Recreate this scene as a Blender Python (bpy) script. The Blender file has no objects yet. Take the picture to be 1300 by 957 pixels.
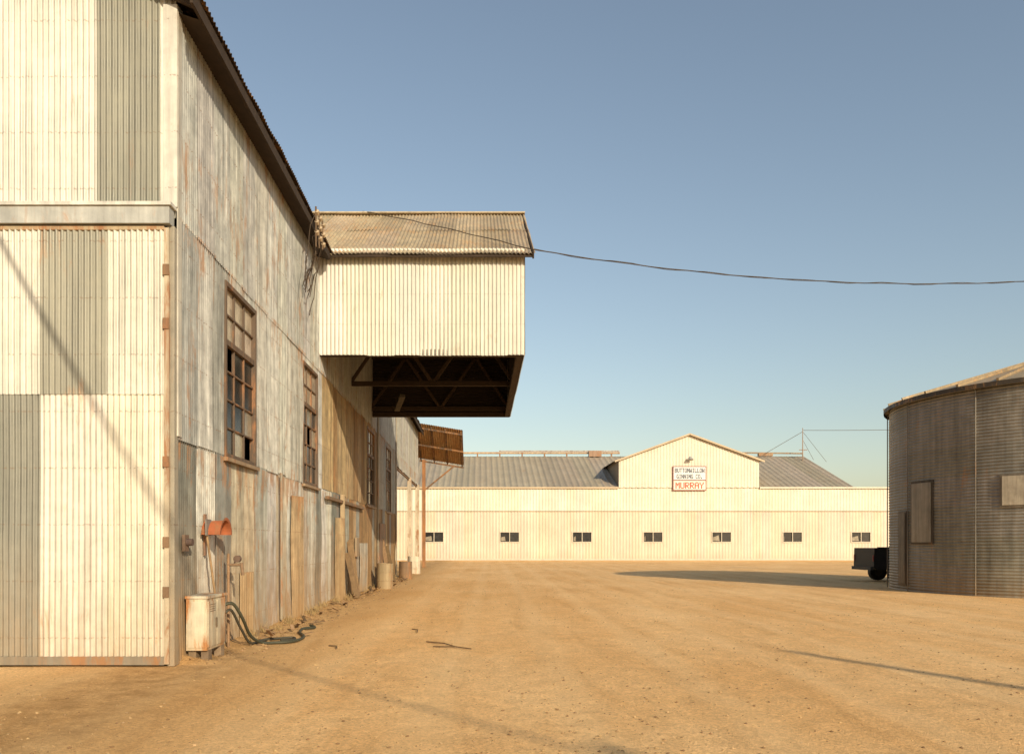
import bpy, math, random
from mathutils import Vector, noise
R = random.Random(11)
scene = bpy.context.scene
D = bpy.data

# ------------------------------------------------------------------ helpers
class MB:
    def __init__(s): s.v=[]; s.f=[]; s.c=[]; s.sm=[]
    def face(s, pts, col=(1,1,1), smooth=False):
        n=len(s.v); s.v.extend([tuple(p) for p in pts]); s.f.append(tuple(range(n,n+len(pts)))); s.c.append(col); s.sm.append(smooth)
    def idx(s, ids, col, smooth=False):
        s.f.append(tuple(ids)); s.c.append(col); s.sm.append(smooth)
    def box(s, a, b, col=(1,1,1)):
        x0,y0,z0=a; x1,y1,z1=b
        p=[(x0,y0,z0),(x1,y0,z0),(x1,y1,z0),(x0,y1,z0),(x0,y0,z1),(x1,y0,z1),(x1,y1,z1),(x0,y1,z1)]
        for q in ((0,3,2,1),(4,5,6,7),(0,1,5,4),(1,2,6,5),(2,3,7,6),(3,0,4,7)):
            s.face([p[i] for i in q], col)
    def beam(s, a, b, w, h=None, col=(1,1,1)):
        h=h or w
        a=Vector(a); b=Vector(b); d=(b-a).normalized()
        up=Vector((0,0,1)) if abs(d.z)<.95 else Vector((0,1,0))
        sx=d.cross(up).normalized()*w/2; sy=sx.cross(d).normalized()*h/2
        A=[a-sx-sy,a+sx-sy,a+sx+sy,a-sx+sy]; B=[q+(b-a) for q in A]
        s.face(A,col); s.face(B[::-1],col)
        for i in range(4):
            j=(i+1)%4; s.face([A[j],A[i],B[i],B[j]],col)
    def cyl(s, a, b, r0, r1=None, n=12, col=(1,1,1), caps=True):
        r1=r0 if r1 is None else r1
        a=Vector(a); b=Vector(b); d=(b-a).normalized()
        up=Vector((0,0,1)) if abs(d.z)<.95 else Vector((0,1,0))
        sx=d.cross(up).normalized(); sy=sx.cross(d).normalized()
        k=len(s.v)
        for c,r in ((a,r0),(b,r1)):
            for i in range(n):
                t=2*math.pi*i/n; s.v.append(tuple(c+sx*r*math.cos(t)+sy*r*math.sin(t)))
        for i in range(n):
            j=(i+1)%n; s.idx((k+j,k+i,k+n+i,k+n+j),col,True)
        if caps:
            s.face([s.v[k+i] for i in range(n)],col); s.face([s.v[k+n+i] for i in range(n)][::-1],col)
    def tube(s, pts, r, n=6, col=(1,1,1)):
        for i in range(len(pts)-1): s.cyl(pts[i],pts[i+1],r,r,n,col,caps=(i==0 or i==len(pts)-2))
    def corr(s, P0,U,V,N,u0,u1,v0,v1,pitch,amp,seg,dv,col,holes=(),wob=.008,off=0.,top=None,flare=0.,trap=False):
        P0=Vector(P0);U=Vector(U);V=Vector(V);N=Vector(N)
        nu=max(1,int(round((u1-u0)/pitch*seg))); us=[u0+(u1-u0)*i/nu for i in range(nu+1)]
        nv=max(1,int(math.ceil((v1-v0)/dv))); vs=set(round(v0+(v1-v0)*j/nv,4) for j in range(nv+1))
        for h in holes:
            for q in (h[2],h[3]):
                if v0<q<v1: vs.add(round(q,4))
        vs=sorted(vs); key={}
        def vert(i,j):
            if (i,j) in key: return key[(i,j)]
            u=us[i]; v=vs[j]
            if top: v=min(v,top(u))
            base=P0+U*u+V*v
            ph=math.cos(2*math.pi*u/pitch)
            if trap: ph=max(-1,min(1,ph*2.2-.9))
            o=amp*ph+wob*noise.noise(base*.9)+off
            if flare: o+=flare*max(0,1-(vs[j]-v0)/.5)*(noise.noise(base*2)+.4)
            s.v.append(tuple(base+N*o)); key[(i,j)]=len(s.v)-1
            return key[(i,j)]
        for i in range(nu):
            um=(us[i]+us[i+1])/2
            for j in range(len(vs)-1):
                vm=(vs[j]+vs[j+1])/2
                if any(h[0]<um<h[1] and h[2]<vm<h[3] for h in holes): continue
                if top and vs[j]>=top(um): continue
                s.idx((vert(i,j),vert(i+1,j),vert(i+1,j+1),vert(i,j+1)),col,True)
    def make(s, name, mat, parent=None):
        me=D.meshes.new(name); me.from_pydata(s.v,[],s.f); me.update()
        at=me.color_attributes.new('Col','FLOAT_COLOR','CORNER')
        data=[]
        for f,c in zip(s.f,s.c): data.extend([c[0],c[1],c[2],1.0]*len(f))
        at.data.foreach_set('color',data)
        me.polygons.foreach_set('use_smooth',s.sm)
        me.materials.append(mat)
        ob=D.objects.new(name,me); scene.collection.objects.link(ob)
        if parent: ob.parent=parent
        return ob
def empty(name, loc=(0,0,0)):
    e=D.objects.new(name,None); e.empty_display_size=.5; scene.collection.objects.link(e); return e
def cv(c,k): return tuple(x*k for x in c)
def jit(c,a=.06):
    k=1+R.uniform(-a,a); return (c[0]*k,c[1]*k*(1+R.uniform(-.02,.02)),c[2]*k*(1+R.uniform(-.05,.05)))

# ------------------------------------------------------------------ materials
def newmat(name):
    m=D.materials.new(name); m.use_nodes=True; nt=m.node_tree; nt.nodes.clear()
    out=nt.nodes.new('ShaderNodeOutputMaterial'); b=nt.nodes.new('ShaderNodeBsdfPrincipled')
    nt.links.new(b.outputs[0],out.inputs[0]); return m,nt,b
def nz(nt,pos,scale,detail=6,rough=.6,mscale=None,dist=0):
    if mscale:
        mp=nt.nodes.new('ShaderNodeMapping'); mp.inputs['Scale'].default_value=mscale
        nt.links.new(pos,mp.inputs[0]); pos=mp.outputs[0]
    n=nt.nodes.new('ShaderNodeTexNoise'); n.inputs['Scale'].default_value=scale; n.inputs['Detail'].default_value=min(detail,5)
    n.inputs['Roughness'].default_value=rough; n.inputs['Distortion'].default_value=dist
    nt.links.new(pos,n.inputs['Vector']); return n.outputs['Fac']
def mr(nt,val,a,b,c,d):
    n=nt.nodes.new('ShaderNodeMapRange'); n.inputs[1].default_value=a; n.inputs[2].default_value=b; n.inputs[3].default_value=c; n.inputs[4].default_value=d
    nt.links.new(val,n.inputs[0]); return n.outputs[0]
def mth(nt,op,a,b):
    n=nt.nodes.new('ShaderNodeMath'); n.operation=op
    for i,x in enumerate((a,b)):
        if isinstance(x,(int,float)): n.inputs[i].default_value=x
        else: nt.links.new(x,n.inputs[i])
    return n.outputs[0]
def mix(nt,f,a,b,blend='MIX'):
    n=nt.nodes.new('ShaderNodeMix'); n.data_type='RGBA'; n.blend_type=blend
    for sock,x in ((n.inputs[0],f),(n.inputs[6],a),(n.inputs[7],b)):
        if isinstance(x,(int,float)): sock.default_value=x
        elif isinstance(x,tuple): sock.default_value=(x[0],x[1],x[2],1)
        else: nt.links.new(x,sock)
    return n.outputs[2]
def gray(nt,val):
    n=nt.nodes.new('ShaderNodeCombineColor')
    for i in range(3): nt.links.new(val,n.inputs[i])
    return n.outputs[0]
def metal(name, rust=.5, dirt=.6, streak=.25, rough=.55, met=.15, rustth=.6, dirth=1.1, bump=.15, rcol=(.22,.10,.035), seam=0, nails=0, dcol=(.38,.225,.09)):
    m,nt,b=newmat(name)
    g=nt.nodes.new('ShaderNodeNewGeometry'); pos=g.outputs['Position']
    a=nt.nodes.new('ShaderNodeAttribute'); a.attribute_name='Col'
    s1=nz(nt,pos,1,5,.65,(7,7,.35)); s2=nz(nt,pos,3.5,5,.65); s3=nz(nt,pos,.5,2)
    v=mth(nt,'MULTIPLY',mr(nt,s1,.3,.7,1-streak,1+streak*.4),mr(nt,s2,.3,.7,1-streak*.6,1+streak*.35))
    v=mth(nt,'MULTIPLY',v,mr(nt,s3,.3,.7,.90,1.06))
    col=mix(nt,1.0,a.outputs['Color'],gray(nt,v),'MULTIPLY')
    sp=nt.nodes.new('ShaderNodeSeparateXYZ'); nt.links.new(pos,sp.inputs[0])
    if nails:
        zz=mth(nt,'ABSOLUTE',mth(nt,'SUBTRACT',mth(nt,'MODULO',sp.outputs[2],.74),.37),0)
        nm=mth(nt,'MULTIPLY',mr(nt,zz,.004,.016,1,0),mr(nt,nz(nt,pos,30,1,.5),.5,.58,0,1))
        col=mix(nt,mth(nt,'MULTIPLY',nm,nails),col,(.16,.09,.05))
    if rust>0:
        r=nz(nt,pos,1.6,5,.78,(2.6,2.6,.5),.6)
        r2=nz(nt,pos,.8,2)
        rr=mth(nt,'ADD',r,mr(nt,r2,.3,.7,-.08,.08))
        if seam:  # rust runs gather just under the lap seams and window sills
            zz=mth(nt,'MODULO',mth(nt,'ADD',sp.outputs[2],.02),2.98)
            rr=mth(nt,'ADD',rr,mr(nt,zz,2.2,2.98,0,seam))
        rf=mth(nt,'MULTIPLY',mr(nt,rr,rustth,rustth+.14,0,1),rust)
        col=mix(nt,rf,col,mix(nt,s2,rcol,cv(rcol,2.2)))
    if dirt>0:
        d=mr(nt,sp.outputs[2],0,dirth,1,0); d=mth(nt,'MULTIPLY',mth(nt,'POWER',d,1.3),mr(nt,nz(nt,pos,2,5,.7,(3,3,.6)),.3,.65,.25,1))
        col=mix(nt,mth(nt,'MULTIPLY',d,dirt),col,dcol)
    nt.links.new(col,b.inputs['Base Color'])
    b.inputs['Metallic'].default_value=met
    nt.links.new(mr(nt,s2,.3,.7,rough-.1,rough+.2),b.inputs['Roughness'])
    bp=nt.nodes.new('ShaderNodeBump'); bp.inputs['Strength'].default_value=bump; bp.inputs['Distance'].default_value=.02
    nt.links.new(nz(nt,pos,14,3,.6),bp.inputs['Height']); nt.links.new(bp.outputs[0],b.inputs['Normal'])
    return m
def simple(name,rough=.7,met=0,var=.2,scale=6,spec=.3):
    m,nt,b=newmat(name); g=nt.nodes.new('ShaderNodeNewGeometry'); pos=g.outputs['Position']
    a=nt.nodes.new('ShaderNodeAttribute'); a.attribute_name='Col'
    n=nz(nt,pos,scale,4,.7)
    nt.links.new(mix(nt,1.0,a.outputs['Color'],gray(nt,mr(nt,n,.3,.7,1-var,1+var)),'MULTIPLY'),b.inputs['Base Color'])
    b.inputs['Roughness'].default_value=rough; b.inputs['Metallic'].default_value=met
    b.inputs['Specular IOR Level'].default_value=spec
    return m
M_wall=metal('galvanised_wall',rust=.72,dirt=1.0,streak=.52,rustth=.565,dirth=2.5,seam=.11,nails=.6,rcol=(.17,.085,.035),dcol=(.30,.18,.08))
M_front=metal('galvanised_front',rust=.5,dirt=.55,streak=.30,rustth=.61,dirth=1.9,nails=.5)
M_bay=metal('painted_bay',rust=.5,dirt=0,streak=.18,rustth=.61,nails=.35)
M_roof=metal('rusty_roof',rust=.6,dirt=0,streak=.3,rustth=.52,rcol=(.27,.145,.055))
M_far=metal('cream_siding',rust=.0,dirt=.35,streak=.10,rough=.6,met=0,bump=.03)
M_farroof=metal('grey_roof',rust=.4,dirt=0,streak=.2,rustth=.56,bump=.05)
M_silo=metal('silo_steel',rust=.5,dirt=.5,streak=.40,rustth=.60,rough=.5,met=.3)
M_rust=metal('rusted_steel',rust=.6,dirt=.3,streak=.4,rustth=.45,rough=.75,met=0)
M_chip=metal('chipped_paint_steel',rust=.95,dirt=.3,streak=.3,rustth=.50,rough=.7,met=0,rcol=(.17,.08,.035))
M_paint=simple('painted_part',.5,0,.15)
M_matte=simple('matte_part',.85,0,.25)
M_glass=simple('dusty_glass',.22,0,.4,3,.35)
M_rubber=simple('rubber',.6,0,.2)

# ------------------------------------------------------------------ camera
cam=D.cameras.new('camera'); co=D.objects.new('camera',cam); scene.collection.objects.link(co)
co.location=(0,0,1.6); co.rotation_euler=(math.radians(90),0,0)
cam.sensor_fit='HORIZONTAL'; cam.sensor_width=36; cam.lens=27.69; cam.shift_x=.03; cam.shift_y=.1627
cam.clip_start=.1; cam.clip_end=8000
scene.camera=co

# ------------------------------------------------------------------ light
EL=math.radians(21); hx,hy=-.42,.9075
sd=Vector((hx*math.cos(EL),hy*math.cos(EL),-math.sin(EL)))
sl=D.lights.new('sun','SUN'); sl.energy=5.0; sl.angle=math.radians(.5); sl.color=(1.0,.84,.595)
so=D.objects.new('sun',sl); scene.collection.objects.link(so)
so.rotation_euler=sd.to_track_quat('-Z','Y').to_euler(); so.location=(20,-40,30)
w=D.worlds.new('World'); scene.world=w; w.use_nodes=True
nt=w.node_tree; bg=nt.nodes['Background']
sky=nt.nodes.new('ShaderNodeTexSky'); sky.sky_type='NISHITA'; sky.sun_disc=False
sky.sun_elevation=EL; sky.sun_rotation=math.atan2(-hx,-hy); sky.air_density=1.3; sky.dust_density=1.3; sky.ozone_density=1.1
hs=nt.nodes.new('ShaderNodeHueSaturation'); hs.inputs['Saturation'].default_value=.86
nt.links.new(sky.outputs[0],hs.inputs['Color']); nt.links.new(hs.outputs[0],bg.inputs[0])
bg.inputs[1].default_value=.135
scene.view_settings.view_transform='Standard'; scene.view_settings.look='None'; scene.view_settings.exposure=0

# ------------------------------------------------------------------ ground
def axis(lo,hi,step,far,g=1.35):
    a=[lo+i*step for i in range(int((hi-lo)/step)+1)]
    s=step; x=a[-1]
    while x<far: s*=g; x+=s; a.append(x)
    s=step; x=a[0]; pre=[]
    while x>-far: s*=g; x-=s; pre.append(x)
    return pre[::-1]+a
xs=axis(-5,14,.09,4000); ys=axis(5,34,.11,4000)
def gh(x,y):
    if not(-30<x<60 and -20<y<74): return 0
    p=Vector((x,y,0))
    z=.016*noise.noise(p*.3)+.006*noise.noise(p*1.3)+.006*noise.noise(p*4)
    t=max(0,1-abs(x+4.05)/.9)
    if 10.5<y<50: z+=.13*t*t*(.5+.9*noise.noise(p*.9+Vector((9,0,0)))) + .03*t*noise.noise(p*5)
    for k,c in enumerate((1.2,3.1,6.2,8.0)):
        cx=c+.06*y+.5*math.sin(y*.11+k//2)
        z-=.010*math.exp(-((x-cx)/.16)**2)
    return z-.015
mb=MB(); W=len(xs)
for y in ys:
    for x in xs: mb.v.append((x,y,gh(x,y)))
for j in range(len(ys)-1):
    for i in range(W-1): mb.idx((j*W+i,j*W+i+1,(j+1)*W+i+1,(j+1)*W+i),(1,1,1),True)
m,nt,b=newmat('dirt')
g=nt.nodes.new('ShaderNodeNewGeometry'); pos=g.outputs['Position']
n1=nz(nt,pos,.35,4,.6,(1,.5,1)); n2=nz(nt,pos,3,5,.7); n3=nz(nt,pos,30,5,.85); n4=nz(nt,pos,.9,5,.65,(1.8,.22,1),.8)
col=mix(nt,mr(nt,n1,.35,.65,0,1),(.80,.465,.19),(.90,.58,.275))
col=mix(nt,mr(nt,n4,.50,.66,0,.38),col,(.60,.32,.115))
col=mix(nt,1.0,col,gray(nt,mr(nt,n2,.3,.7,.86,1.08)),'MULTIPLY')
col=mix(nt,1.0,col,gray(nt,mr(nt,n3,.3,.7,.55,1.36)),'MULTIPLY')
vo=nt.nodes.new('ShaderNodeTexVoronoi'); vo.inputs['Scale'].default_value=34; nt.links.new(pos,vo.inputs['Vector'])
peb=mr(nt,vo.outputs['Distance'],.10,.3,1,0)
col=mix(nt,mth(nt,'MULTIPLY',peb,.3),col,(.90,.67,.40))
sp=nt.nodes.new('ShaderNodeSeparateXYZ'); nt.links.new(pos,sp.inputs[0])
wv=nt.nodes.new('ShaderNodeTexWave'); wv.wave_type='BANDS'; wv.bands_direction='X'; wv.inputs['Scale'].default_value=.22; wv.inputs['Distortion'].default_value=5; wv.inputs['Detail'].default_value=3; wv.inputs['Detail Scale'].default_value=.35
mp=nt.nodes.new('ShaderNodeMapping'); mp.inputs['Scale'].default_value=(1,.12,1); mp.inputs['Rotation'].default_value=(0,0,.12); nt.links.new(pos,mp.inputs[0]); nt.links.new(mp.outputs[0],wv.inputs['Vector'])
col=mix(nt,mr(nt,wv.outputs['Fac'],.6,1,0,.2),col,(.90,.64,.34))
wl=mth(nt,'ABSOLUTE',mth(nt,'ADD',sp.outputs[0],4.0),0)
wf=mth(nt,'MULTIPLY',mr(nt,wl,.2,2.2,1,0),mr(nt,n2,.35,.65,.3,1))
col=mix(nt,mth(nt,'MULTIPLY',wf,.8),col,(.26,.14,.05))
nt.links.new(col,b.inputs['Base Color']); b.inputs['Roughness'].default_value=.95; b.inputs['Specular IOR Level'].default_value=.1
bp=nt.nodes.new('ShaderNodeBump'); bp.inputs['Strength'].default_value=.9; bp.inputs['Distance'].default_value=.022
hh=mth(nt,'ADD',mth(nt,'MULTIPLY',n3,.8),mth(nt,'ADD',mth(nt,'MULTIPLY',n2,1.0),mth(nt,'MULTIPLY',peb,.35)))
nt.links.new(hh,bp.inputs['Height']); nt.links.new(bp.outputs[0],b.inputs['Normal'])
mb.make('dirt_ground',m)
# stones
mb=MB()
def stone(x,y,r,col):
    z=gh(x,y); k=len(mb.v); c=Vector((x,y,z+r*.1))
    for q in ((1,0,0),(0,1,0),(-1,0,0),(0,-1,0),(0,0,.7),(0,0,-.8),(.7,.7,.2),(-.7,-.6,.3)):
        mb.v.append(tuple(c+Vector(q)*r*R.uniform(.7,1.25)))
    for f in ((0,6,4),(6,1,4),(1,2,4),(2,7,4),(7,3,4),(3,0,4),(6,0,5),(1,6,5),(2,1,5),(7,2,5),(3,7,5),(0,3,5)):
        mb.idx([k+i for i in f],col)
for i in range(9000):
    y=6+32*R.random()**1.6; x=R.uniform(-.62,.72)*y
    if x<-3.9 and y>10: continue
    if noise.noise(Vector((x*.4,y*.25,3)))<R.uniform(-.5,.35): continue
    stone(x,y,R.choice((.005,.007,.009,.012,.018)),jit(R.choice(((.32,.21,.10),(.38,.25,.12),(.22,.13,.06))),.2))
for i in range(700):
    y=R.uniform(10.5,34); x=-3.9+abs(R.gauss(0,.4)); stone(x,y,R.choice((.012,.02,.035)),jit((.25,.155,.075),.3))
mb.make('gravel',M_matte)

# ------------------------------------------------------------------ main building
B=empty('corrugated_metal_gin_building')
XW=-4.05; EZ=8.75; PI=.076
WH=(.47,.475,.445); GR=(.185,.195,.18); TN=(.38,.285,.165); BR=(.25,.16,.08); GG=(.295,.305,.285)
wins=[(12.4,14.0,3.0,5.7),(17.8,19.3,3.0,5.7),(27.7,29.6,3.0,5.7),(33.2,35.0,3.0,5.7)]
mb=MB(); N=(1,0,0)
def rowsheets(mb,P0,U,V,N,u0,u1,v0,v1,colf,holes,offs,pitch=PI,amp=.013,seg=6,dv=.5,wmin=.6,wmax=.85,**k):
    u=u0
    while u<u1-.02:
        w=round(R.uniform(wmin,wmax)/pitch)*pitch; e=min(u1,u+w)
        if u1-e<.2: e=u1
        a0=v0+R.uniform(-.03,.03) if v0>.01 else v0
        mb.corr(P0,U,V,N,u,e+.01,a0,v1,pitch,amp,seg,dv,colf(u),holes,off=offs+R.uniform(0,.010),**k); u=e
Y0=10.42
def c_low(u):
    if u<11.0: return jit(GR,.08)
    if u<22: return jit(R.choice((WH,GG,(.46,.40,.30),GR,(.41,.375,.31),WH)),.09)
    return jit(R.choice((TN,BR,BR,GG)),.1)
def c_mid(u):
    if u<19.5: return jit(R.choice((WH,WH,(.43,.42,.38),GG)),.06)
    return jit(R.choice((TN,BR,TN)),.08) if u<30 else jit(R.choice((GG,(.37,.35,.30))),.06)
def c_top(u): return jit(R.choice((WH,(.43,.43,.40),(.39,.39,.36))),.06)
wa=[(a,b,c,d) for a,b,c,d in wins]
rowsheets(mb,(XW,0,0),(0,1,0),(0,0,1),N,Y0,37,0,3.06,c_low,wa,.0,flare=.06,wob=.03)
rowsheets(mb,(XW,0,0),(0,1,0),(0,0,1),N,Y0,37,2.98,5.95,c_mid,wa,.018,wob=.02)
rowsheets(mb,(XW,0,0),(0,1,0),(0,0,1),N,Y0,37,5.88,EZ-.02,c_top,wa,.034,wob=.02)
rowsheets(mb,(XW,0,0),(0,1,0),(0,0,1),N,37,50,5.3,EZ-.02,lambda u:jit((.46,.45,.40),.05),(),.016)
mb.make('long_wall',M_wall,B)
# facade
def rake(u): return EZ+.466*(XW+.3-u) if u>-14 else EZ+.466*(XW+.3+14)-.466*(-14-u)
mb=MB()
YF=10.42
for (a,bb,c) in ((-4.25,-4.04,(.62,.605,.55)),(-5.08,-4.25,(.25,.25,.21)),(-5.85,-5.08,(.57,.555,.50)),(-6.7,-5.85,(.61,.59,.535)),(-7.5,-6.7,GR),(-14,-7.5,WH),(-24,-14,WH)):
    mb.corr((0,YF,0),(1,0,0),(0,0,1),(0,-1,0),a,bb+.01,5.9,14,PI,.016,8,.6,c,(),off=R.uniform(0,.01),top=rake)
mb.corr((0,YF+.05,0),(1,0,0),(0,0,1),(0,-1,0),-24,-4.1,0,5.95,PI*2,.011,4,1,GR)
mb.make('front_gable_wall',M_front,B)
mb=MB()
mb.box((XW-.14,YF-.045,6.035),(XW+.045,YF-.02,8.7),(.62,.60,.54)); mb.box((XW+.03,YF-.019,3.02),(XW+.05,YF+.10,8.7),(.50,.48,.42))
mb.box((XW-.06,YF-.10,0),(XW+.03,YF+.03,5.755),(.32,.29,.23))
mb.box((-15,YF-.20,5.76),(XW+.0,YF-.03,5.982),(.42,.43,.41)); mb.box((-15,YF-.23,5.985),(XW+.03,YF-.02,6.03),(.60,.59,.54))
mb.make('door_header',M_front,B)
# big sliding door
mb=MB(); YD=YF-.12
cols=[(-4.92,-4.12),(-5.76,-4.92),(-6.56,-5.76),(-7.36,-6.56),(-8.2,-7.36)]
top=[(.58,.565,.495),(.29,.285,.235),(.56,.55,.49),GR,WH]
bot2=[(.65,.61,.50),(.61,.58,.51),(.24,.24,.205),WH,GR]
for i,(a,bb) in enumerate(cols):
    mb.corr((0,YD,0),(1,0,0),(0,0,1),(0,-1,0),a,bb+.02,3.55,5.7,PI,.016,8,.5,top[i],off=.014+.003*(i%2))
    mb.corr((0,YD,0),(1,0,0),(0,0,1),(0,-1,0),a,bb+.02,.12 ,3.6,PI,.016 if i!=1 else .012,8,.5,bot2[i],off=.004*(i%2),wob=.02)
mb.make('sliding_door_panels',M_front,B)
mb=MB()
mb.box((-4.135,YD-.03,.03),(-4.075,YD+.05,5.72),(.46,.39,.28)); mb.box((-8.2,YD-.03,5.69),(-4.136,YD+.03,5.74),(.38,.30,.19))
mb.box((-8.2,YD-.032,.02),(-4.136,YD+.03,.13),(.20,.185,.15))
for z in (.9,1.55,2.6,4.4,5.1): mb.box((-4.15,YD-.045,z),(-4.07,YD-.031,z+.14),(.20,.12,.065))
mb.make('door_frame',M_chip,B)
# roof
mb=MB(); ca,sa=math.cos(math.atan(.466)),math.sin(math.atan(.466)); L=10.4/ca; OH=.42
mb.corr((XW+OH,0,EZ-.03),(0,1,0),(-ca,0,sa),(sa,0,ca),10.0,50.3,0,L,PI*1.3,.018,6,3,(.10,.068,.042),wob=.07)  # this slope is darkened: the shade of its underside is in the colour
mb.corr((XW+.3-20.5,0,EZ),(0,-1,0),(ca,0,sa),(-sa,0,ca),-50.3,-10.05,0,L,.3,.014,4,3,(.28,.19,.11))
mb.make('main_roof',M_roof,B)
mb=MB(); dk=(.04,.027,.018)  # near-black: shade under the eaves put into the colour
y=10.3
while y<50:
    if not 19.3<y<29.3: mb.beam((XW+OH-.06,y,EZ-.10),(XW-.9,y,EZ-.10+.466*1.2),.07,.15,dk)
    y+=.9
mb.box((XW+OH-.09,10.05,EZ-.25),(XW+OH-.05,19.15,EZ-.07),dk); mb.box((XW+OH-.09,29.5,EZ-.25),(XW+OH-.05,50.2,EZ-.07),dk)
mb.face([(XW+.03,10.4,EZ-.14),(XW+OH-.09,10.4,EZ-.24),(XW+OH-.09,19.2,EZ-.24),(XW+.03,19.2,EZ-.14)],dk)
mb.make('eave_rafters',M_matte,B)
mb=MB()
mb.face([(-24,37,0),(-4.1,37,0),(-4.1,37,8.7),(-14,37,13.2),(-24,37,8.7)],GG)
mb.face([(-24,10.5,0),(-24,50,0),(-24,50,8.7),(-24,10.5,8.7)],GG)
mb.make('rear_walls',M_wall,B)
mb=MB()
for yy in (44.5,50): mb.box((XW-.12,yy-.1,0),(XW+.1,yy+.1,5.35),(.52,.44,.32))
mb.box((XW-.1,37,5.2),(XW-.02,50,5.45),(.2,.13,.08))
mb.make('bay_posts',M_chip,B)
# windows
def sash(name,y0,y1,z0,z1):
    mb=MB(); fr=(.12,.082,.055); x=XW-.03
    for a in ((y0-.04,z0-.04,y1+.04,z0+.03),(y0-.04,z1-.03,y1+.04,z1+.04),(y0-.04,z0+.03,y0+.02,z1-.03),(y1-.02,z0+.03,y1+.04,z1-.03)):
        mb.box((x-.03,a[0],a[1]),(XW+.045,a[2],a[3]),fr)
    mb.box((XW+.02,y0-.09,z0-.10),(XW+.09,y1+.09,z0-.042),(.30,.22,.14))
    nc,nr=3,6; gl=MB()
    for i in range(1,nc): yy=y0+(y1-y0)*i/nc; mb.box((x-.015,yy-.018,z0+.031),(x+.03,yy+.018,z1-.031),fr)
    for j in range(1,nr):
        zz=z0+(z1-z0)*j/nr; t=.045 if j==4 else .014; mb.box((x-.012,y0+.021,zz-t),(x+.033 + (.02 if j==4 else 0),y1-.021,zz+t),fr)
    for i in range(nc):
        for j in range(nr):
            ya=y0+(y1-y0)*i/nc; yb=y0+(y1-y0)*(i+1)/nc; za=z0+(z1-z0)*j/nr; zb=z0+(z1-z0)*(j+1)/nr
            q=R.random()
            if j>=4: c=jit((.36,.31,.24),.18)
            elif q<.18: continue
            elif q<.36: c=jit((.25,.22,.16),.2)
            else: c=(.025,.024,.021)
            t=R.uniform(-.008,.008); gl.face([(x+t,ya,za),(x-t,yb,za),(x-t,yb,zb),(x+t,ya,zb)],c)
    mb.make(name+'_frame',M_chip,B); gl.make(name+'_panes',M_glass,B)
for k,wn in enumerate(wins): sash('window_%d'%(k+1),*wn)
# ---- overhanging bay
XB=1.07; YA=19.5; YB=29.1; ZB=6.28; ZT=8.8; RY=24.3; RZ=11.7; SL=(RZ-ZT)/(RY-YA)
mb=MB(); cw=(.57,.545,.485)
u=XW
while u<XB:
    e=min(XB,u+R.uniform(.6,.8)); mb.corr((0,YA,0),(1,0,0),(0,0,1),(0,-1,0),u,e+.005,ZB-R.uniform(0,.03),ZT+.1,.1,.018,6,.4,jit(cw,.06),off=R.uniform(0,.006),wob=.03); u=e
gt=lambda yy: ZT+SL*((yy-YA) if yy<RY else (YB-yy))
mb.corr((XB,0,0),(0,1,0),(0,0,1),(1,0,0),YA,YB,ZB,12.5,.1,.013,4,.5,cw,top=gt)
mb.corr((0,YB,0),(-1,0,0),(0,0,1),(0,1,0),-XB,-XW,ZB,ZT+.05,.1,.013,4,.5,cw)
mb.make('bay_cladding',M_bay,B)
mb=MB(); th=math.atan(SL); c_,s_=math.cos(th),math.sin(th); LL=(RY-YA)/c_
V=(0,c_,s_); Nn=(0,-s_,c_)
rc=(.43,.345,.225)
for (v0,v1,o) in ((-.34,LL*.52,.0),(LL*.5,LL+.03,.012)):
    u=-9.0
    while u<XB+.25:
        e=min(XB+.25,u+.75); mb.corr((0,YA,ZT+.03),(1,0,0),V,Nn,u,e+.01,v0-R.uniform(0,.03),v1,.1,.018,6,.6,jit(rc,.14),off=o+R.uniform(0,.012),wob=.05); u=e
mb.corr((0,YB,ZT+.03),(-1,0,0),(0,-c_,s_),(0,s_,c_),-XB-.25,9,-.3,LL+.03,.1,.014,4,.8,rc)
mb.make('bay_roof',M_roof,B)
mb=MB(); db=(.042,.028,.019); shade_c=(.022,.016,.011)  # framing and inner sheets near-black, the bay's inside shade painted in
mb.beam((-6,RY,RZ+.06),(XB+.27,RY,RZ+.06),.30,.04,(.40,.33,.23))
mb.beam((XB+.2,YA-.3,ZT-.18),(XB+.2,RY,RZ-.03),.04,.15,dk); mb.beam((XB+.2,YB+.3,ZT-.18),(XB+.2,RY,RZ-.03),.04,.15,dk)
mb.box((XW+.05,YA-.27,ZT-.20),(XB+.18,YA-.23,ZT-.10),dk)
mb.make('bay_roof_trim',M_matte,B)
mb=MB()  # added dark sheets that deepen the shade inside the bay
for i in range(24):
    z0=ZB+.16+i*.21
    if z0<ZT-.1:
        mb.face([(XW+.06,YB-.12,z0),(XB-.12,YB-.12,z0),(XB-.12,YB-.12,z0+.205),(XW+.06,YB-.12,z0+.205)],jit(shade_c,.3))
        mb.face([(XB-.10,YA+.22,z0),(XB-.10,YB-.22,z0),(XB-.10,YB-.22,z0+.205),(XB-.10,YA+.22,z0+.205)],jit(shade_c,.3))
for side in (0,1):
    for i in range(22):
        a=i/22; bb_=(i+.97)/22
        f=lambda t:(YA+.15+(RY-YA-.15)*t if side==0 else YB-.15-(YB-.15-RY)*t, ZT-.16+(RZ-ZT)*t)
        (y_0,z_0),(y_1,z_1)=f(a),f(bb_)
        mb.face([(XW,y_0,z_0),(XB-.05,y_0,z_0),(XB-.05,y_1,z_1),(XW,y_1,z_1)],jit(shade_c,.3))
mb.make('bay_shade_sheets',M_matte,B)
mb=MB()
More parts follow.
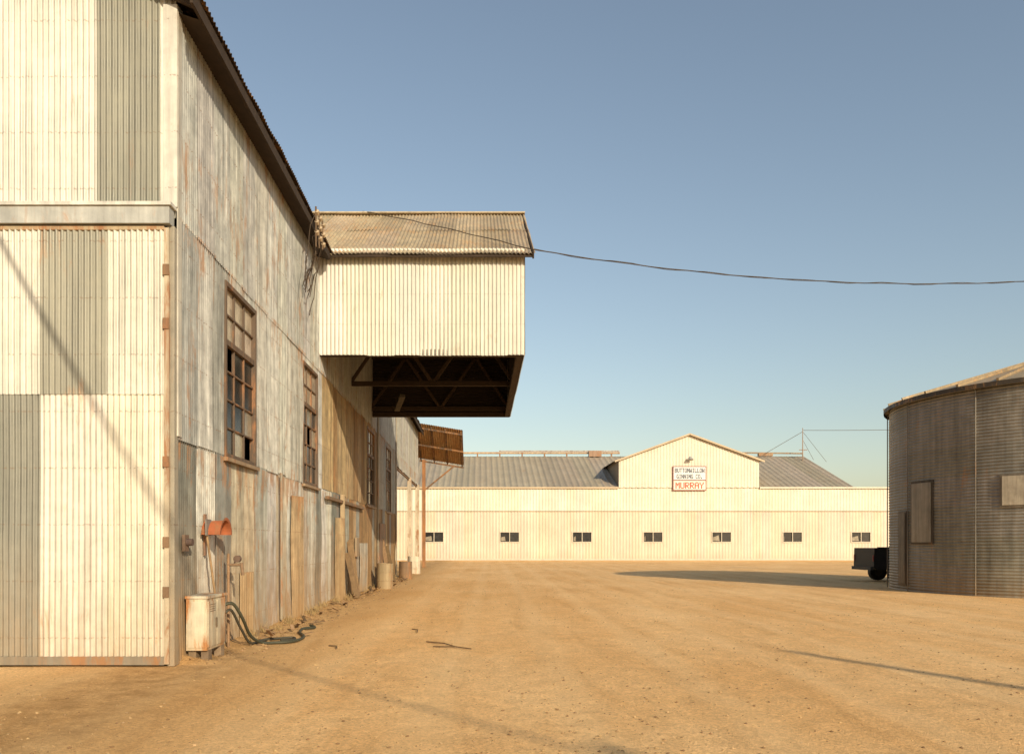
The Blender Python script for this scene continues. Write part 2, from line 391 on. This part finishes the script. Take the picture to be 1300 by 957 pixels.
mb.box((XW,YA+.03,ZB-.02),(XB-.03,YA+.20,ZB+.14),db); mb.box((XW,YB-.2,ZB-.02),(XB-.03,YB-.03,ZB+.14),db)
mb.box((XB-.2,YA+.2,ZB-.015),(XB-.03,YB-.2,ZB+.15),db)
for yy in (24.3,28.8):
    mb.beam((XW,yy,ZB+.25),(XB-.06,yy,ZB+.25),.1,.14,db)
    xm=(XW+XB)/2; zt=min(gt(yy),8.5)-.1
    pts=[(XW,ZB+.25),(XW+1.28,zt),(xm,ZB+.25),(XB-1.28,zt),(XB-.06,ZB+.25)]
    for p,q in zip(pts,pts[1:]): mb.beam((p[0],yy,p[1]),(q[0],yy,q[1]),.07,.1,cv(db,1.4))
    mb.beam((XW,yy,zt),(XB-.06,yy,zt),.09,.12,db)
for i in range(9):
    xx=XW+.3+i*.58; mb.beam((xx,YA+.08,ZB+.1),(xx,YA+.08,ZT),.05,.09,db)
mb.beam((-2.95,27.5,ZB-.02),(-2.6,26.0,ZB+.2),.18,.10,(.08,.07,.055))
mb.make('bay_framing',M_matte,B)
# service insulators and cable on eave
mb=MB()
for k in range(3):
    yy=17.0+.35*k; mb.cyl((XW+.48,yy,EZ+.12),(XW+.48,yy,EZ-.75+.1*k),.02,n=6,col=(.12,.08,.05))
    for q in range(3): mb.cyl((XW+.50,yy,EZ+.03-.22*q),(XW+.50,yy+.07,EZ-.02-.22*q),.05,.035,8,(.42,.33,.22))
for k in range(9):
    p=Vector((XW+.48,16.9+.12*k,EZ-.1-.1*(k%3))); pts=[p]
    for q in range(9):
        p=p+Vector((R.uniform(-.09,.02),R.uniform(-.10,.13),-R.uniform(.05,.26))); p.x=max(p.x,XW+.09); pts.append(p)
    mb.tube(pts,.010,5,(.07,.05,.035))
mb.make('service_wires',M_matte,B)
mb=MB()
mb.box((XW+.04,22.4,0.1),(XW+.16,22.5,3.0),(.4,.3,.18)); mb.box((XW+.045,20.2,2.75),(XW+.13,26.5,2.83),(.18,.12,.07))
mb.box((XW+.05,24.9,1.2),(XW+.12,25.4,1.8),(.3,.23,.15)); mb.box((XW+.05,30.5,0),(XW+.13,32.3,2.4),(.2,.14,.09))
for yy in (15.6,30.2,36.7): mb.cyl((XW+.09,yy,.1),(XW+.09,yy,3.0 if yy<20 else 8.5),.03,n=8,col=(.30,.27,.21))
mb.make('wall_trim_and_conduit',M_chip,B)
mb=MB()
for (yy,wd,ht,op) in ((13.1,.5,1.1,.10),(16.6,.6,2.6,.14),(21.6,.7,2.3,.16),(25.9,.6,1.6,.2)):
    mb.corr((XW+.03,yy,0.02),Vector((op,wd,0)).normalized(),(0,0,1),Vector((wd,-op,0)).normalized(),0,wd,0,ht,PI,.012,6,.5,jit(R.choice((GG,TN,WH)),.1),wob=.03)
mb.make('sprung_sheets',M_wall,B)
# rust canopy beyond the bay: slopes down away from the yard entrance and down towards its free side
mb=MB()
zc=lambda xx,yy: 9.35-.56*(yy-50.3)-.16*(xx+4.3)
Uc=Vector((-1,0,.16)).normalized(); Vc=Vector((0,1,-.56)).normalized()
Pc=Vector((0,50.3,9.35-.16*4.3))
mb.corr(Pc,Uc,Vc,Uc.cross(Vc).normalized(),1.2,4.35,0,3.9,.15,.02,5,1,(.42,.26,.12))
for xx in (-4.1,-3.2,-2.3,-1.3): mb.beam((xx,50.35,zc(xx,50.35)-.14),(xx,53.65,zc(xx,53.65)-.14),.08,.14,(.06,.04,.025))
for yy in (50.4,52,53.6): mb.beam((-4.2,yy,zc(-4.2,yy)-.24),(-1.2,yy,zc(-1.2,yy)-.24),.08,.1,(.08,.05,.03))
mb.beam((-3.9,53.5,0),(-3.9,53.5,zc(-3.9,53.5)-.2),.22,.22,(.26,.12,.05))
mb.beam((-3.9,53.5,5.2),(-1.8,53.5,zc(-1.8,53.5)-.25),.1,.1,(.14,.09,.055))
mb.make('side_canopy',M_rust,B)

# ------------------------------------------------------------------ small objects at the corner
U_=empty('electrical_cabinet'); mb=MB(); c=(.56,.50,.37)
x0,x1,ya,yb=-3.98,-3.70,10.62,11.38
mb.box((x0,ya,.16),(x1,yb,.86),c); mb.box((x0-.01,ya-.02,.862),(x1+.025,yb+.02,.895),(.58,.53,.41))
mb.box((x1,ya+.03,.2),(x1+.012,ya+.36,.82),(.58,.52,.39)); mb.box((x1,ya+.39,.2),(x1+.012,yb-.03,.82),(.56,.50,.37))
mb.box((x0+.03,ya-.012,.2),(x1-.03,ya,.82),(.60,.54,.41)); mb.box((x1+.012,ya+.31,.45),(x1+.03,ya+.34,.58),(.2,.15,.1))
for k in range(4): mb.box((x1+.013,ya+.08,.68+.03*k),(x1+.018,ya+.3,.685+.03*k),(.1,.07,.05))
mb.make('cabinet_body',metal('cabinet_paint',rust=.95,dirt=.7,streak=.35,rustth=.46,dirth=.6,rcol=(.24,.10,.03)),U_)
mb=MB()
for yy in (10.68,11.2):
    for xx in (-3.97,-3.80): mb.box((xx,yy,-.03),(xx+.1,yy+.14,.158),jit((.2,.14,.09),.2))
mb.make('brick_feet',M_matte,U_)
H=empty('hose_hanger'); mb=MB(); oc=(.38,.11,.04)
n=14; prof=[]
for i in range(n+1):
    t=math.pi*i/n; prof.append((math.cos(t)*.20,math.sin(t)*.20))
yc=11.45; zc0=1.73
for i in range(n):
    (a0,b0),(a1,b1)=prof[i],prof[i+1]
    mb.face([(XW+.05,yc+a0,zc0+b0),(XW+.05,yc+a1,zc0+b1),(XW+.34,yc+a1*1.1,zc0+b1*1.05),(XW+.34,yc+a0*1.1,zc0+b0*1.05)],oc)
    mb.face([(XW+.34,yc+a0*1.1,zc0+b0*1.05),(XW+.34,yc+a1*1.1,zc0+b1*1.05),(XW+.345,yc+a1*1.3,zc0+b1*1.25),(XW+.345,yc+a0*1.3,zc0+b0*1.25)],cv(oc,.8))
    mb.face([(XW+.055,yc,zc0),(XW+.055,yc+a0,zc0+b0),(XW+.055,yc+a1,zc0+b1)],cv(oc,.6))
mb.box((XW+.02,yc-.03,zc0-.3),(XW+.05,yc+.03,zc0+.3),(.2,.12,.08))
mb.make('saddle',M_chip,H)
def handle(nm,pts,r,c,extra=None):
    e=empty(nm); mb=MB(); mb.tube(pts,r,8,c)
    if extra: extra(mb)
    mb.make(nm+'_shaft',M_matte,e)
handle('shovel',[(-3.82,11.3,.88),(-3.93,11.28,1.72)],.018,(.26,.17,.09),lambda m:(m.box((-3.92,11.18,1.72),(-3.90,11.38,1.95),(.2,.18,.16))))
handle('water_standpipe',[(-3.86,12.02,-.02),(-3.86,12.02,1.45)],.022,(.26,.16,.09),lambda m:(m.cyl((-3.86,12.02,1.28),(-3.66,12.02,1.28),.022,n=8,col=(.2,.13,.08)),m.cyl((-3.66,12.02,1.31),(-3.64,12.02,1.12),.026,n=8,col=(.2,.13,.08)),m.cyl((-3.72,11.98,1.37),(-3.72,12.06,1.37),.055,n=10,col=(.12,.08,.06)),m.cyl((-3.78,12.02,1.28),(-3.72,12.02,1.40),.012,n=6,col=(.12,.08,.06))))
mb=MB(); mb.cyl((XW+.06,10.62,1.62),(XW+.16,10.62,1.62),.05,n=10,col=(.09,.06,.05)); mb.box((XW+.04,10.55,1.5),(XW+.08,10.7,1.72),(.15,.1,.07)); mb.make('latch',M_matte,B)
def smooth_pts(P,k=8):
    P=[Vector(p) for p in P]; out=[]
    for i in range(len(P)-1):
        a=P[max(0,i-1)];b_=P[i];c=P[i+1];d=P[min(len(P)-1,i+2)]
        for j in range(k):
            t=j/k; out.append(.5*((2*b_)+(c-a)*t+(2*a-5*b_+4*c-d)*t*t+(3*b_-a-3*c+d)*t**3))
    out.append(P[-1]); return out
mb=MB()
mb.tube(smooth_pts([(-3.72,11.42,.72),(-3.62,11.5,.72),(-3.55,11.7,.5),(-3.55,12.1,.2),(-3.5,12.5,.04),(-3.3,12.6,.02),(-3.05,12.8,.02),(-3.02,13.4,.02),(-3.25,14.1,.02),(-3.3,14.6,.03),(-3.15,14.9,.02),(-3.3,15.2,.03)]),.024,8,(.055,.055,.035))
mb.tube(smooth_pts([(-3.72,11.44,.60),(-3.66,11.55,.62),(-3.62,11.9,.3),(-3.6,12.3,.05),(-3.55,12.9,.03),(-3.2,13.3,.02),(-3.1,13.0,.02),(-3.25,12.75,.04)]),.020,8,(.06,.055,.04))
mb.make('garden_hose',M_rubber)
def drum(nm,x,y,r,h,c,mat=M_chip):
    mb=MB(); z=-.02; n=24
    rings=[(0,r*.97),(.02,r),(h*.32,r),(h*.34,r*1.03),(h*.36,r),(h*.64,r),(h*.66,r*1.03),(h*.68,r),(h*.98,r),(h,r*1.02),(h,r*.93),(h-.03,r*.92),(h-.03,.001)]
    k=len(mb.v)
    for (hh,rr) in rings:
        for i in range(n): t=2*math.pi*i/n; mb.v.append((x+rr*math.cos(t),y+rr*math.sin(t),z+hh))
    for a in range(len(rings)-1):
        for i in range(n):
            j=(i+1)%n; mb.idx((k+a*n+i,k+a*n+j,k+(a+1)*n+j,k+(a+1)*n+i),c,False)
    return mb.make(nm,mat)
drum('steel_drum',-3.45,28.2,.29,.92,(.32,.25,.15)); drum('steel_drum.001',-3.6,29.6,.28,.9,(.22,.14,.08)); drum('steel_drum.002',-3.60,42.2,.33,.95,(.62,.56,.44))
drum('steel_drum.003',-3.5,36.4,.3,.8,(.2,.13,.08))
mb=MB()
for (a,bb) in (((-.75,12.3,.0),(-.15,11.9,.015)),((-.9,12.9,.0),(-.4,12.2,.01)),((-2.4,12.4,.0),(-2.2,12.0,.01)),((-1.3,14.8,.0),(-1.15,14.2,.01))):
    a=Vector(a);bb=Vector(bb); m_=(a+bb)/2+Vector((.05,.04,.01)); mb.tube([a,m_,bb],.010,5,(.16,.1,.05))
for i in range(60):
    y=R.uniform(13,37); x=-3.8+abs(R.gauss(0,.25)); d=Vector((R.uniform(-.4,.4),R.uniform(-.5,.5),R.uniform(0,.12)))
    mb.beam((x,y,.03),(x+d.x*.6,y+d.y,.04+d.z),.06,.015,jit((.22,.14,.075),.4))
for i in range(9):
    y=R.choice((23.4,26.9,31.2,33.0))+R.uniform(-.4,.4); h=R.uniform(.8,1.9)
    mb.beam((-3.62-R.uniform(0,.1),y,.02),(XW+.10,y+R.uniform(-.25,.25),h),.14,.03,jit((.17,.11,.06),.35))
mb.make('scrap_wood',M_matte)
mb=MB()
for q in range(38):
    y=R.uniform(12.5,37); x=-3.93+abs(R.gauss(0,.12)); z=gh(x,y)
    for k in range(R.randint(12,30)):
        a=R.uniform(0,6.28); l=R.uniform(.06,.24); dx,dy=math.cos(a)*l*.6,math.sin(a)*l*.6; ww=.006
        bx_,by_=x+R.uniform(-.08,.08),y+R.uniform(-.1,.1)
        mb.face([(bx_-ww,by_,z),(bx_+ww,by_,z),(bx_+dx,by_+dy,z+l)],jit((.30,.21,.10),.25))
mb.make('dry_weeds',M_matte)

# ------------------------------------------------------------------ far warehouse
Fh=empty('metal_warehouse'); YW=76.2
CW=(.63,.575,.47); CL=(.56,.495,.385)
fw=[((p-611)*.0762) for p in (551,647,739,829,916,1006,1093)]
holes=[(x-.92,x+.92,1.78,2.72) for x in fw]+[(-15,-13.2,1.78,2.72)]
mb=MB()
def farrow(x0,x1,z0,z1,c,**k):
    x=x0
    while x<x1-.01:
        e=min(x1,x+.9); mb.corr((0,YW,0),(1,0,0),(0,0,1),(0,-1,0),x,e,z0,z1,.3,.022,6,2.4,jit(c,.022),trap=True,wob=.03,**k); x=e
farrow(-26,52,0,4.8,CL,holes=holes)
farrow(-26,52,4.76,7.05,CW,off=.012)
gx0,gx1,gc=13.3,26.85,20.1
gtop=lambda u: 9.7+(12.15-9.7)*(1-abs(u-gc)/(gc-gx0))
mb.corr((0,YW-.05,0),(1,0,0),(0,0,1),(0,-1,0),gx0,gx1,7.0,13,.3,.022,6,1.5,CW,off=.014,trap=True,top=gtop,wob=.02)
mb.face([(gx0,YW,7),(gx0,YW,9.7),(gx0,YW+14,9.7),(gx0,YW+14,7)],(.25,.19,.12)); mb.face([(gx1,YW,7),(gx1,YW,9.7),(gx1,YW+14,9.7),(gx1,YW+14,7)],CW)  # left gable side painted dark as the shaded side, right one plain cream
mb.face([(36,YW,7.05),(36,YW+24,7.05),(36,YW+12,11.35)],CW); mb.face([(-26,YW,7.05),(-26,YW+24,7.05),(-26,YW+12,11.35)],CW)
mb.face([(52,YW,0),(52,YW+24,0),(52,YW+24,7),(52,YW,7)],CW); mb.face([(-26,YW,0),(-26,YW+24,0),(-26,YW+24,7),(-26,YW,7)],CW)
mb.make('walls',M_far,Fh)
mb=MB(); t2=math.atan(4.3/12); V=(0,math.cos(t2),math.sin(t2)); Nn=(0,-math.sin(t2),math.cos(t2)); LR=12/math.cos(t2)
x=-26
while x<36:
    e=min(36.1,x+1.8); mb.corr((0,YW,7.06),(1,0,0),V,Nn,x,e,-.12,LR,.6,.035,8,3,jit((.40,.34,.25),.07),trap=True); x=e
mb.face([(-26,YW+12,11.36),(36.1,YW+12,11.36),(36.1,YW+24,7.05),(-26,YW+24,7.05)],(.3,.28,.25))
mb.face([(36.1,YW+.1,6.98),(52,YW+.1,6.98),(52,YW+24,6.98),(36.1,YW+24,6.98)],(.4,.37,.32))
o=.45
mb.face([(gx0-o,YW-.35,9.72-.12),(gc,YW-.35,12.22),(gc,YW+16,12.22),(gx0-o,YW+16,9.6)],(.36,.30,.22)); mb.face([(gx1+o,YW-.35,9.6),(gc,YW-.35,12.22),(gc,YW+16,12.22),(gx1+o,YW+16,9.6)],(.36,.30,.22))
mb.make('roof',M_farroof,Fh)
mb=MB(); tr=(.46,.37,.25)
mb.beam((gx0-o,YW-.36,9.52),(gc,YW-.36,12.16),.06,.16,tr); mb.beam((gx1+o,YW-.36,9.52),(gc,YW-.36,12.16),.06,.16,tr)
mb.box((-26,YW-.20,6.93),(gx0-.05,YW-.08,7.08),tr); mb.box((gx1+.05,YW-.20,6.93),(52,YW-.08,7.08),(.62,.56,.46))
mb.box((-26,YW-.12,4.74),(52,YW-.06,4.79),(.46,.39,.29)); mb.box((-26,YW-.14,0),(52,YW-.04,.14),(.60,.56,.48))
mb.make('trim',M_far,Fh)
wf_=MB(); wg=MB()
for x in fw+[-14.1]:
    a,bb,c,d=x-.92,x+.92,1.78,2.72
    for q in ((a-.06,c-.06,bb+.06,c+.02),(a-.06,d-.02,bb+.06,d+.06),(a-.06,c+.02,a+.03,d-.02),(bb-.03,c+.02,bb+.06,d-.02),(x-.03,c+.02,x+.03,d-.02)):
        wf_.box((q[0],YW-.06,q[1]),(q[2],YW+.08,q[3]),(.50,.45,.36))
    wg.face([(a,YW+.06,c),(x,YW+.06,c),(x,YW+.06,d),(a,YW+.06,d)],(.02,.02,.02)); wg.face([(x,YW+.04,c),(bb,YW+.04,c),(bb,YW+.04,d),(x,YW+.04,d)],(.03,.03,.03))
    k=R.random()
    wg.face([(a+.1,YW+.03,c+.1),(a+.1+.7*k,YW+.03,c+.1),(a+.1+.6*k,YW+.03,c+.3+.4*R.random()),(a+.1,YW+.03,c+.45)],(.25,.22,.17))  # pale patch painted on the left pane as a highlight
wf_.make('window_frames',M_paint,Fh); wg.make('window_glass',M_glass,Fh)
mb=MB()
mb.tube([(-6,YW+12,11.75),(15.5,YW+12,11.75)],.11,8,(.50,.34,.2)); mb.tube([(2,YW+12.3,12.0),(15.5,YW+12.3,12.0)],.07,6,(.5,.42,.34))
for i in range(9): mb.box((-5.5+i*2.5,YW+11.9,11.3),(-5.35+i*2.5,YW+12.1,11.75),(.25,.15,.09))
mb.tube([(27.5,YW+12,11.8),(36,YW+12,11.7)],.09,6,(.3,.23,.15)); mb.box((31,YW+11.8,11.4),(32.6,YW+12.2,11.75),(.3,.2,.12)); mb.box((12.0,YW+11.5,11.3),(13.4,YW+12.1,11.95),(.32,.2,.13))
mb.make('ridge_pipes',M_chip,Fh)
mb=MB(); mb.cyl((gc,YW-.1,9.75),(gc,YW-.5,9.85),.05,n=8,col=(.2,.2,.18)); mb.cyl((gc,YW-.5,9.95),(gc,YW-.55,9.65),.12,.3,12,(.3,.3,.28)); mb.make('gooseneck_lamp',M_paint,Fh)
# sign
S=empty('company_sign'); mb=MB(); sx0,sx1,sz0,sz1=gc-1.62,gc+1.62,6.72,9.08; zm=7.72
mb.box((sx0,YW-.20,sz0),(sx1,YW-.12,sz1),(.22,.06,.04)); mb.box((sx0+.08,YW-.215,zm+.05),(sx1-.08,YW-.20,sz1-.08),(.60,.62,.62)); mb.box((sx0+.08,YW-.215,sz0+.08),(sx1-.08,YW-.20,zm-.05),(.68,.63,.53))
mb.make('sign_board',M_paint,S)
G={'A':['01110','10001','10001','11111','10001','10001','10001'],'B':['11110','10001','10001','11110','10001','10001','11110'],
'C':['01111','10000','10000','10000','10000','10000','01111'],'G':['01111','10000','10000','10011','10001','10001','01111'],
'I':['01110','00100','00100','00100','00100','00100','01110'],'L':['10000']*6+['11111'],'M':['10001','11011','10101','10101','10001','10001','10001'],
'N':['10001','11001','10101','10101','10011','10001','10001'],'O':['01110','10001','10001','10001','10001','10001','01110'],
'R':['11110','10001','10001','11110','10100','10010','10001'],'T':['11111']+['00100']*6,'U':['10001']*6+['01110'],
'W':['10001','10001','10001','10101','10101','11011','10001'],'Y':['10001','10001','01010','00100','00100','00100','00100'],
'.':['00000']*5+['01100','01100'],' ':['00000']*7}
mb=MB()
def text(s,x,z,width,h,col):
    cw_=width/(len(s)*6-1); ch=h/7
    for k,ch_ in enumerate(s):
        for r_,row in enumerate(G[ch_]):
            i=0
            while i<5:
                if row[i]=='1':
                    j=i
                    while j<5 and row[j]=='1': j+=1
                    X0=x-width/2+(k*6+i)*cw_; mb.box((X0-cw_*.1,YW-.232,z+h/2-(r_+1)*ch-ch*.08),(X0+(j-i)*cw_+cw_*.1,YW-.214,z+h/2-r_*ch),col); i=j
                else: i+=1
text('BUTTONWILLOW',gc,8.67,2.85,.42,(.015,.025,.06)); text('GINNING CO.',gc,8.08,2.5,.42,(.015,.025,.06)); text('MURRAY',gc,7.22,2.7,.62,(.50,.05,.01))
mb.make('lettering',M_paint,S)
# mast
A=empty('antenna_mast'); mb=MB(); ax,ay=35.3,86.5
mb.cyl((ax,ay,10.5),(ax,ay,14.3),.07,.04,8,(.3,.22,.16))
mb.tube([(ax,ay,13.9),(ax-4.3,ay,11.4)],.025,4,(.12,.1,.08)); mb.tube([(ax,ay,13.9),(ax+2.6,ay,10.6)],.02,4,(.12,.1,.08)); mb.tube([(ax,ay,13.0),(ax+1.2,ay,10.8)],.02,4,(.12,.1,.08)); mb.tube([(ax-.4,ay,11.9),(ax+.5,ay,11.9)],.04,4,(.3,.2,.15))
mb.tube([(ax+i*2,ay-.4*i,14.05-.02*i*(12-i)*.3) for i in range(13)],.025,4,(.12,.1,.08))
mb.make('mast',M_matte,A)

# ------------------------------------------------------------------ silo
SI=empty('grain_silo'); cx,cy,r=19.5,26.8,5.0; hS=6.5
mb=MB(); na=120; nh=int(hS/.1*5); cc=[[jit((.25,.235,.20),.12) for _ in range(12)] for _ in range(8)]
for j in range(nh+1):
    z=-.05+(hS+.05)*j/nh
    for i in range(na):
        t=2*math.pi*i/na
        rr=r+.015*math.cos(2*math.pi*z/.1)+.02*noise.noise(Vector((math.cos(t)*4,math.sin(t)*4,z*.8)))
        mb.v.append((cx+rr*math.cos(t),cy+rr*math.sin(t),z))
for j in range(nh):
    for i in range(na):
        k=(i+1)%na; mb.idx((j*na+i,j*na+k,(j+1)*na+k,(j+1)*na+i),cc[int(j/nh*6.99)][(i+5*int(j/nh*6.99))//10%12],True)
mb.make('silo_wall',M_silo,SI)
mb=MB(); az=7.88; ns=28; ro=r+.18; ez=hS-.02
for i in range(ns*2):
    t0=2*math.pi*i/(ns*2); t1=2*math.pi*(i+1)/(ns*2)
    e0=Vector((cx+ro*math.cos(t0),cy+ro*math.sin(t0),ez)); e1=Vector((cx+ro*math.cos(t1),cy+ro*math.sin(t1),ez))
    a0=Vector((cx+.4*math.cos(t0),cy+.4*math.sin(t0),az)); a1=Vector((cx+.4*math.cos(t1),cy+.4*math.sin(t1),az))
    c=jit((.36,.275,.165),.2)
    mb.face([e0,e1,a1,a0],c)
    mb.face([e0-Vector((0,0,.14)),e1-Vector((0,0,.14)),e1,e0],(.06,.045,.03))
    if i%2==0: mb.beam(e0+Vector((0,0,.03)),a0+Vector((0,0,.03)),.07,.10,(.33,.25,.15))
mb.cyl((cx,cy,az-.05),(cx,cy,az+.15),.45,.45,20,(.35,.3,.24)); mb.cyl((cx,cy,az+.15),(cx,cy,az+.25),.55,.1,20,(.35,.3,.24))
mb.make('silo_roof',M_roof,SI)
def onsilo(mb,px0,px1,z0,z1,off,col):
    a0,a1=px0,px1; n=5
    for i in range(n):
        t0=a0+(a1-a0)*i/n; t1=a0+(a1-a0)*(i+1)/n; ro=r+off
        P=lambda t,z,q:(cx+q*math.cos(t),cy+q*math.sin(t),z)
        mb.face([P(t0,z0,ro),P(t1,z0,ro),P(t1,z1,ro),P(t0,z1,ro)],col)
        mb.face([P(t0,z1,r),P(t0,z1,ro),P(t1,z1,ro),P(t1,z1,r)],col); mb.face([P(t0,z0,r),P(t0,z0,ro),P(t1,z0,ro),P(t1,z0,r)],col)
    for t in (a0,a1): mb.face([P(t,z0,r),P(t,z0,ro),P(t,z1,ro),P(t,z1,r)],col)
mb=MB()
for (a0,a1,z0,z1,c,rim) in ((184,194,1.65,3.6,(.28,.25,.20),(.07,.055,.04)),(174.5,179.5,.25,2.65,(.13,.11,.085),(.07,.055,.04)),(219.5,232,2.75,3.62,(.50,.44,.34),(.20,.17,.13))):
    onsilo(mb,math.radians(a0-.8),math.radians(a1+.8),z0-.07,z1+.07,.05,rim); onsilo(mb,math.radians(a0),math.radians(a1),z0,z1,.075,c)
mb.make('silo_hatches',M_silo,SI)
mb=MB()
for i in range(12):
    t=2*math.pi*i/12+.02; mb.cyl((cx+(r+.05)*math.cos(t),cy+(r+.05)*math.sin(t),0),(cx+(r+.05)*math.cos(t),cy+(r+.05)*math.sin(t),hS-.1),.02,n=6,col=(.2,.18,.15))
mb.make('silo_stiffeners',M_silo,SI)

# ------------------------------------------------------------------ pickup behind silo
T=empty('pickup_truck'); bx=16.55; yy0,yy1=33.2,35.0; dkc=(.018,.016,.016)
def prof(mb,pts,y0,y1,col):
    mb.face([(x,y0,z) for x,z in pts],col); mb.face([(x,y1,z) for x,z in pts][::-1],col)
    for i in range(len(pts)):
        (xa,za),(xb,zb)=pts[i],pts[(i+1)%len(pts)]; mb.face([(xb,y0,zb),(xa,y0,za),(xa,y1,za),(xb,y1,zb)],col)
mb=MB()
prof(mb,[(bx,.62),(bx+.12,.5),(bx+.55,.5),(bx+.65,.72),(bx+.85,.82),(bx+1.15,.82),(bx+1.35,.72),(bx+1.45,.5),(bx+3.8,.5),(bx+3.95,.75),(bx+4.2,.82),(bx+4.45,.82),(bx+4.7,.5),(bx+5.2,.5),(bx+5.3,.95),(bx+5.1,1.12),(bx+4.0,1.2),(bx+3.4,1.72),(bx+2.3,1.76),(bx+2.1,1.42),(bx+.02,1.42)],yy0,yy1,dkc)
prof(mb,[(bx+3.3,1.62),(bx+3.85,1.2),(bx+2.25,1.22),(bx+2.35,1.66)],yy0-.01,yy0,(.01,.01,.012))
mb.box((bx-.12,yy0+.05,.48),(bx-.002,yy1-.05,.62),(.04,.04,.04))
mb.box((bx+.15,yy0-.03,1.40),(bx+2.0,yy0+.03,1.46),(.03,.03,.03))
mb.box((bx-.01,yy0+.02,.85),(bx+.03,yy0+.12,1.12),(.2,.02,.015)); mb.box((bx-.01,yy1-.12,.85),(bx+.03,yy1-.02,1.12),(.2,.02,.015))
mb.make('body',M_paint,T)
mb=MB()
for xx in (bx+1.0,bx+4.3):
    for y_ in (yy0-.03,yy1-.2):
        mb.cyl((xx,y_,.36),(xx,y_+.23,.36),.37,n=20,col=(.012,.012,.012)); mb.cyl((xx,y_-.01,.36),(xx,y_+.24,.36),.18,n=12,col=(.04,.038,.035))
mb.make('wheels',M_rubber,T)

# ------------------------------------------------------------------ wires and poles
def pole(nm,x,y,h,arm=True):
    e=empty(nm); mb=MB(); mb.cyl((x,y,-.1),(x,y,h),.16,.10,12,(.16,.10,.06))
    if arm:
        mb.beam((x-1.1,y,h-.5),(x+1.1,y,h-.5),.1,.12,(.17,.11,.07))
        for q in (-1,-.4,.4,1): mb.cyl((x+q,y,h-.44),(x+q,y,h-.28),.04,.03,8,(.3,.25,.2))
    mb.make(nm.split('.')[0]+'_shaft',M_matte,e)
pole('utility_pole',14.5,-9.4,9.0,False); pole('utility_pole.001',11.5,-16.4,9.6)
pole('utility_pole.002',31,25,12.6)
mb=MB(); pts=[(-4.05+.4,RY-.05,RZ+.12)]
for i in range(1,13):
    t=i/12; xx=-3.65+(XB+.22+3.65)*t; yy=RY-(RY-(YA-.25))*t**1.15; pts.append((xx,yy,ZT+.03+SL*(yy-YA)+.10+.015*math.sin(i*2.1)))
mb.tube(pts,.013,6,(.06,.045,.03))
pts=[]
for i in range(61):
    xx=XB+.22+(31-XB-.22)*i/60; yy=YA-.25+(25-YA+.25)*i/60
    pts.append((xx,yy,8.49+.0072*(xx-7.6)**2+.008*math.sin(i*1.7)))
mb.tube(pts,.013,6,(.06,.045,.03))
mb.tube([(p[0],p[1]+.025*math.sin(i*1.3),p[2]+.025*math.cos(i*1.3)) for i,p in enumerate(pts)],.006,4,(.06,.045,.03))
mb.make('overhead_cable',M_matte)
mb=MB(); a=Vector((11.5,-16.4,9.3)); bb=Vector((-8.3,10.1,9.9))
mb.tube([a.lerp(bb,i/30)-Vector((0,0,1.2*4*(i/30)*(1-i/30))) for i in range(31)],.035,6,(.08,.06,.05))
mb.make('service_drop_cable',M_matte)
